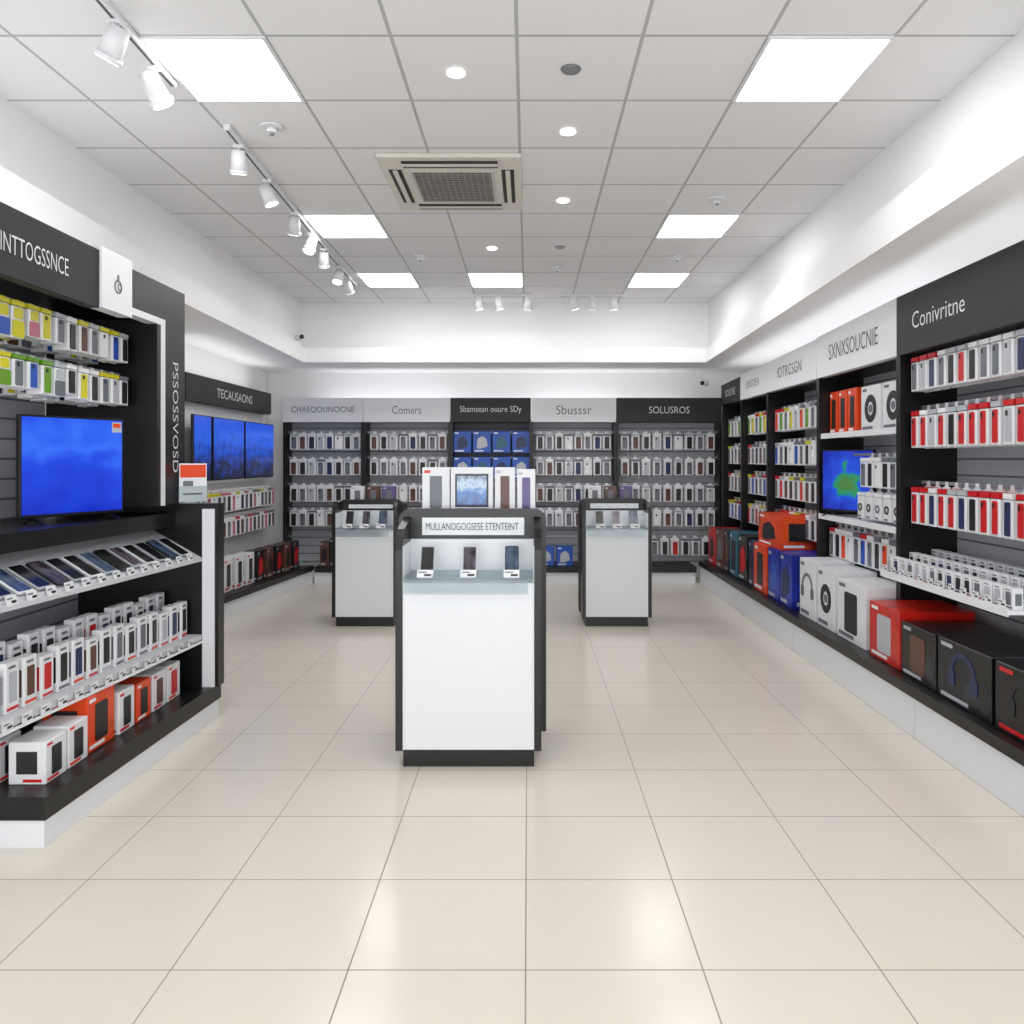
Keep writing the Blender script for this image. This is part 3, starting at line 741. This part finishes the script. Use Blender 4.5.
lbox(3.61, .14, .16, .20, CARD, 'black', 'red', 'white box with black phone picture on low base', 'phone')
lbox(3.77, .14, .16, .19, ORP, 'black', 'white', 'orange box with black picture on low base', 'phone')
lbox(3.93, .14, .16, .19, CARD, 'brown', 'red', 'white box with brown picture on low base', 'phone')
lbox(4.09, .14, .16, .19, CARD, 'red', 'orange', 'white box with red picture on low base', 'phone')
lbox(3.07, .14, .17, .17, CARD, 'black', 'red', 'white box with black phone picture on low base', 'phone', x=-2.12)
lbox(3.8, .3, .2, .2, CARD, 'grey', 'red', 'wide white box at back of low base', 'poly', x=-2.2)
lbox(3.3, .3, .2, .2, BLKP, 'grey', 'red', 'wide black box at back of low base', 'poly', x=-2.36)

# ------------------------------------------------------------------ kiosks
def kiosk(X, Y, w, wb, H, zf, zb, d, zr, label, txt=None, group='display kiosks', st=.035):
    P = []
    P.append(('base', MB().box(-w/2+.0, w/2-.0, .02, 2*d+.02, 0, .09, BLACK).mesh('k'), 'black recessed base'))
    P.append(('body', MB().box(-w/2, w/2, 0, d, .09, zf, WHITE).box(-w/2, w/2, d-.02, d, zf, zb, WHITE).mesh('k'), 'white body with upright riser'))
    for sx in (-1, 1):
        x0, x1 = sorted((sx*w/2, sx*(w/2+st)))
        prof = [(-.004, .085), (-.004, zf+.16), (.015, zf+.22), (.05, zf+.26), (d, H-.04), (2*d+.05, H-.06), (2*d+.05, .085)]
        P.append(('side_panel', MB().loft([(x0, y, z) for y, z in prof], [(x1, y, z) for y, z in prof], BLACK).mesh('k'), 'black side panel'))
        xi = sx*(w/2-.003); xo = sx*w/2; a0, a1 = sorted((xi, xo))
        P.append(('side_lining', MB().box(a0, a1, .0, d-.02, zf, zb-.01, WHITE).mesh('k'), 'white inner lining'))
    P.append(('back_panel', MB().plate(rrect(-wb/2, wb/2, .085, H, .06, True), d, d+.05, BLACK).mesh('k'), 'black rounded upright panel'))
    P.append(('rear_body', MB().box(-w/2, w/2, d+.05, 2*d+.05, .09, zr, WHITE, .004).mesh('k'), 'white rear body'))
    P.append(('glass_shelf', MB().box(-w/2+.006, w/2-.006, -.05, d-.022, zf+.02, zf+.03, GLASS).box(-w/2+.006, w/2-.03, -.056, -.05, zf-.045, zf+.03, GLASS).mesh('k'), 'clear glass shelf with front lip'))
    P.append(('sign_board', MB().box(-w/2+.06, w/2-.05, d-.012, d, zb+.02, H-.045, WHITE).mesh('k'), 'white sign strip'))
    if txt: P.append(('sign_lettering', text_mesh(txt, w-.16, .038, M('sign_ink', (60, 62, 68)), 0, d-.0165, (zb+.02+H-.045)/2), None, 'sign_board'))
    thing('display_kiosk', P, TR(X, Y, 0), label, 'display kiosk', group)
def kphone(X, Y, zf, zb, d, xs, s=1.0, grp='phones on the kiosks'):
    for i, dx in enumerate(xs):
        phone(TR(X+dx, Y+.06, zf+.034, 0, 1.2), ['silver', 'silver', 'black'][i % 3], ['dark', 'pink', 'blue'][i % 3], 'smartphone propped up on small stand on glass kiosk shelf', grp, True, s)
        price_tag(TR(X+dx, Y-.02, zf+.03, 0, -.5), 'price tags on the kiosks', .08*s, .04)
kiosk(-.29, 3.65, .64, .77, 1.245, .90, 1.09, .26, 1.2, 'tall white display kiosk with black rounded panel and phones', 'MULLANOGOGSESE ETENTEINT')
kphone(-.29, 3.65, .90, 1.09, .26, (-.21, .0, .21), .95)
kiosk(-1.47, 6.74, .52, .60, 1.13, .86, 1.03, .26, 1.03, 'white display kiosk with black edges and small phones', st=.032)
kphone(-1.47, 6.74, .86, 1.03, .26, (-.15, 0, .15), 1.0)
kiosk(.80, 6.74, .56, .65, 1.14, .86, 1.03, .26, 1.03, 'white display kiosk with black rounded frame and phones', st=.032)
kphone(.80, 6.74, .86, 1.03, .26, (-.15, 0, .16), 1.0)
KG = 'promotional boxes on the central kiosk'
PIC = screen_mat('ad_print', ((.25, (20, 60, 130)), (.45, (60, 120, 190)), (.62, (180, 205, 225)), (.8, (40, 60, 100))), .55, 4, emit=False)
def promo(x, w, h, body, pic, acc, lab, st='phone'):
    bigbox('product_box', TR(x, 4.16, 1.2), w, .09, h, body, pic, acc, lab, st, KG)
promo(-.50, .15, .26, CARD, 'grey', 'orange', 'white box with grey phone picture on kiosk top')
promo(-.125, .11, .26, CARD, 'brown', 'silver', 'white phone box with rose phone picture on kiosk top')
promo(-.01, .10, .25, CARD, 'purple', 'silver', 'white phone box with violet phone picture on kiosk top')
b1 = MB().box(-.115, .115, -.09, 0, 0, .26, CARD, .004).mesh('p'); b2 = MB().box(-.08, .08, -.0935, -.089, .055, .215, PIC).mesh('p')
b3 = MB().box(-.09, .09, -.0915, -.089, .045, .225, CM('black')).mesh('p')
thing('promotional_display', [('box_body', b1), ('tablet_frame', b3, 'black tablet frame print'), ('printed_picture', b2, 'blue tablet screen print')], TR(-.305, 4.16, 1.2), 'white promotional box picturing a tablet on kiosk top', 'box', KG)
for X in (-1.47, .80):
    for k, c in enumerate(('pink', 'brown', 'purple')):
        bigbox('product_box', TR(X-.16+k*.15, 7.25, 1.03), .12, .08, .22, CM(c) if k else CARD, 'grey', 'silver', 'small coloured box on kiosk rear top', 'phone', 'small boxes on the far kiosks')

# ------------------------------------------------------------------ light, world, camera
def area(loc, rot, sx, sy, e, c=(1, 1, 1)):
    l = bpy.data.lights.new('added_fill', 'AREA'); l.shape = 'RECTANGLE'; l.size = sx; l.size_y = sy; l.energy = e; l.color = c
    o = bpy.data.objects.new('added_fill', l); col.objects.link(o); o.location = loc; o.rotation_euler = rot
area((2.56, 6.2, 2.20), (PI, 0, 0), .25, 5.4, 7)           # added fill hidden above the side-wall units, shining up at wall and soffit
area((-.3, 9.46, 2.02), (PI, 0, 0), 4.6, .18, 7)           # added fill hidden above the end-wall units, brightens the soffit underside
area((-2.35, 3.5, 2.32), (PI, 0, 0), .3, 1.3, 3.5)           # added fill above the tall unit, no fixture there
area((-3.16, 7.9, 2.31), (PI, 0, 0), .08, 2.1, 2)  # added fill on top of the television unit, facing up
area((-.3, -1.3, 1.0), (math.radians(115), 0, 0), 4.0, 1.0, 50, (.97, .985, 1))   # unseen fill added behind the camera to lift the ceiling
w = bpy.data.worlds.new('w'); scene.world = w; w.use_nodes = True
w.node_tree.nodes['Background'].inputs[0].default_value = (.94, .97, 1, 1)
w.node_tree.nodes['Background'].inputs[1].default_value = .95
cam = bpy.data.cameras.new('camera'); co = bpy.data.objects.new('camera', cam); col.objects.link(co)
co.location = (0, 0, 1.5); co.rotation_euler = (PI/2, 0, 0)
cam.sensor_width = 36; cam.lens = 750/1024*36
cam.shift_x = -16/1024; cam.shift_y = -52/1024
cam.clip_start = .05
scene.camera = co
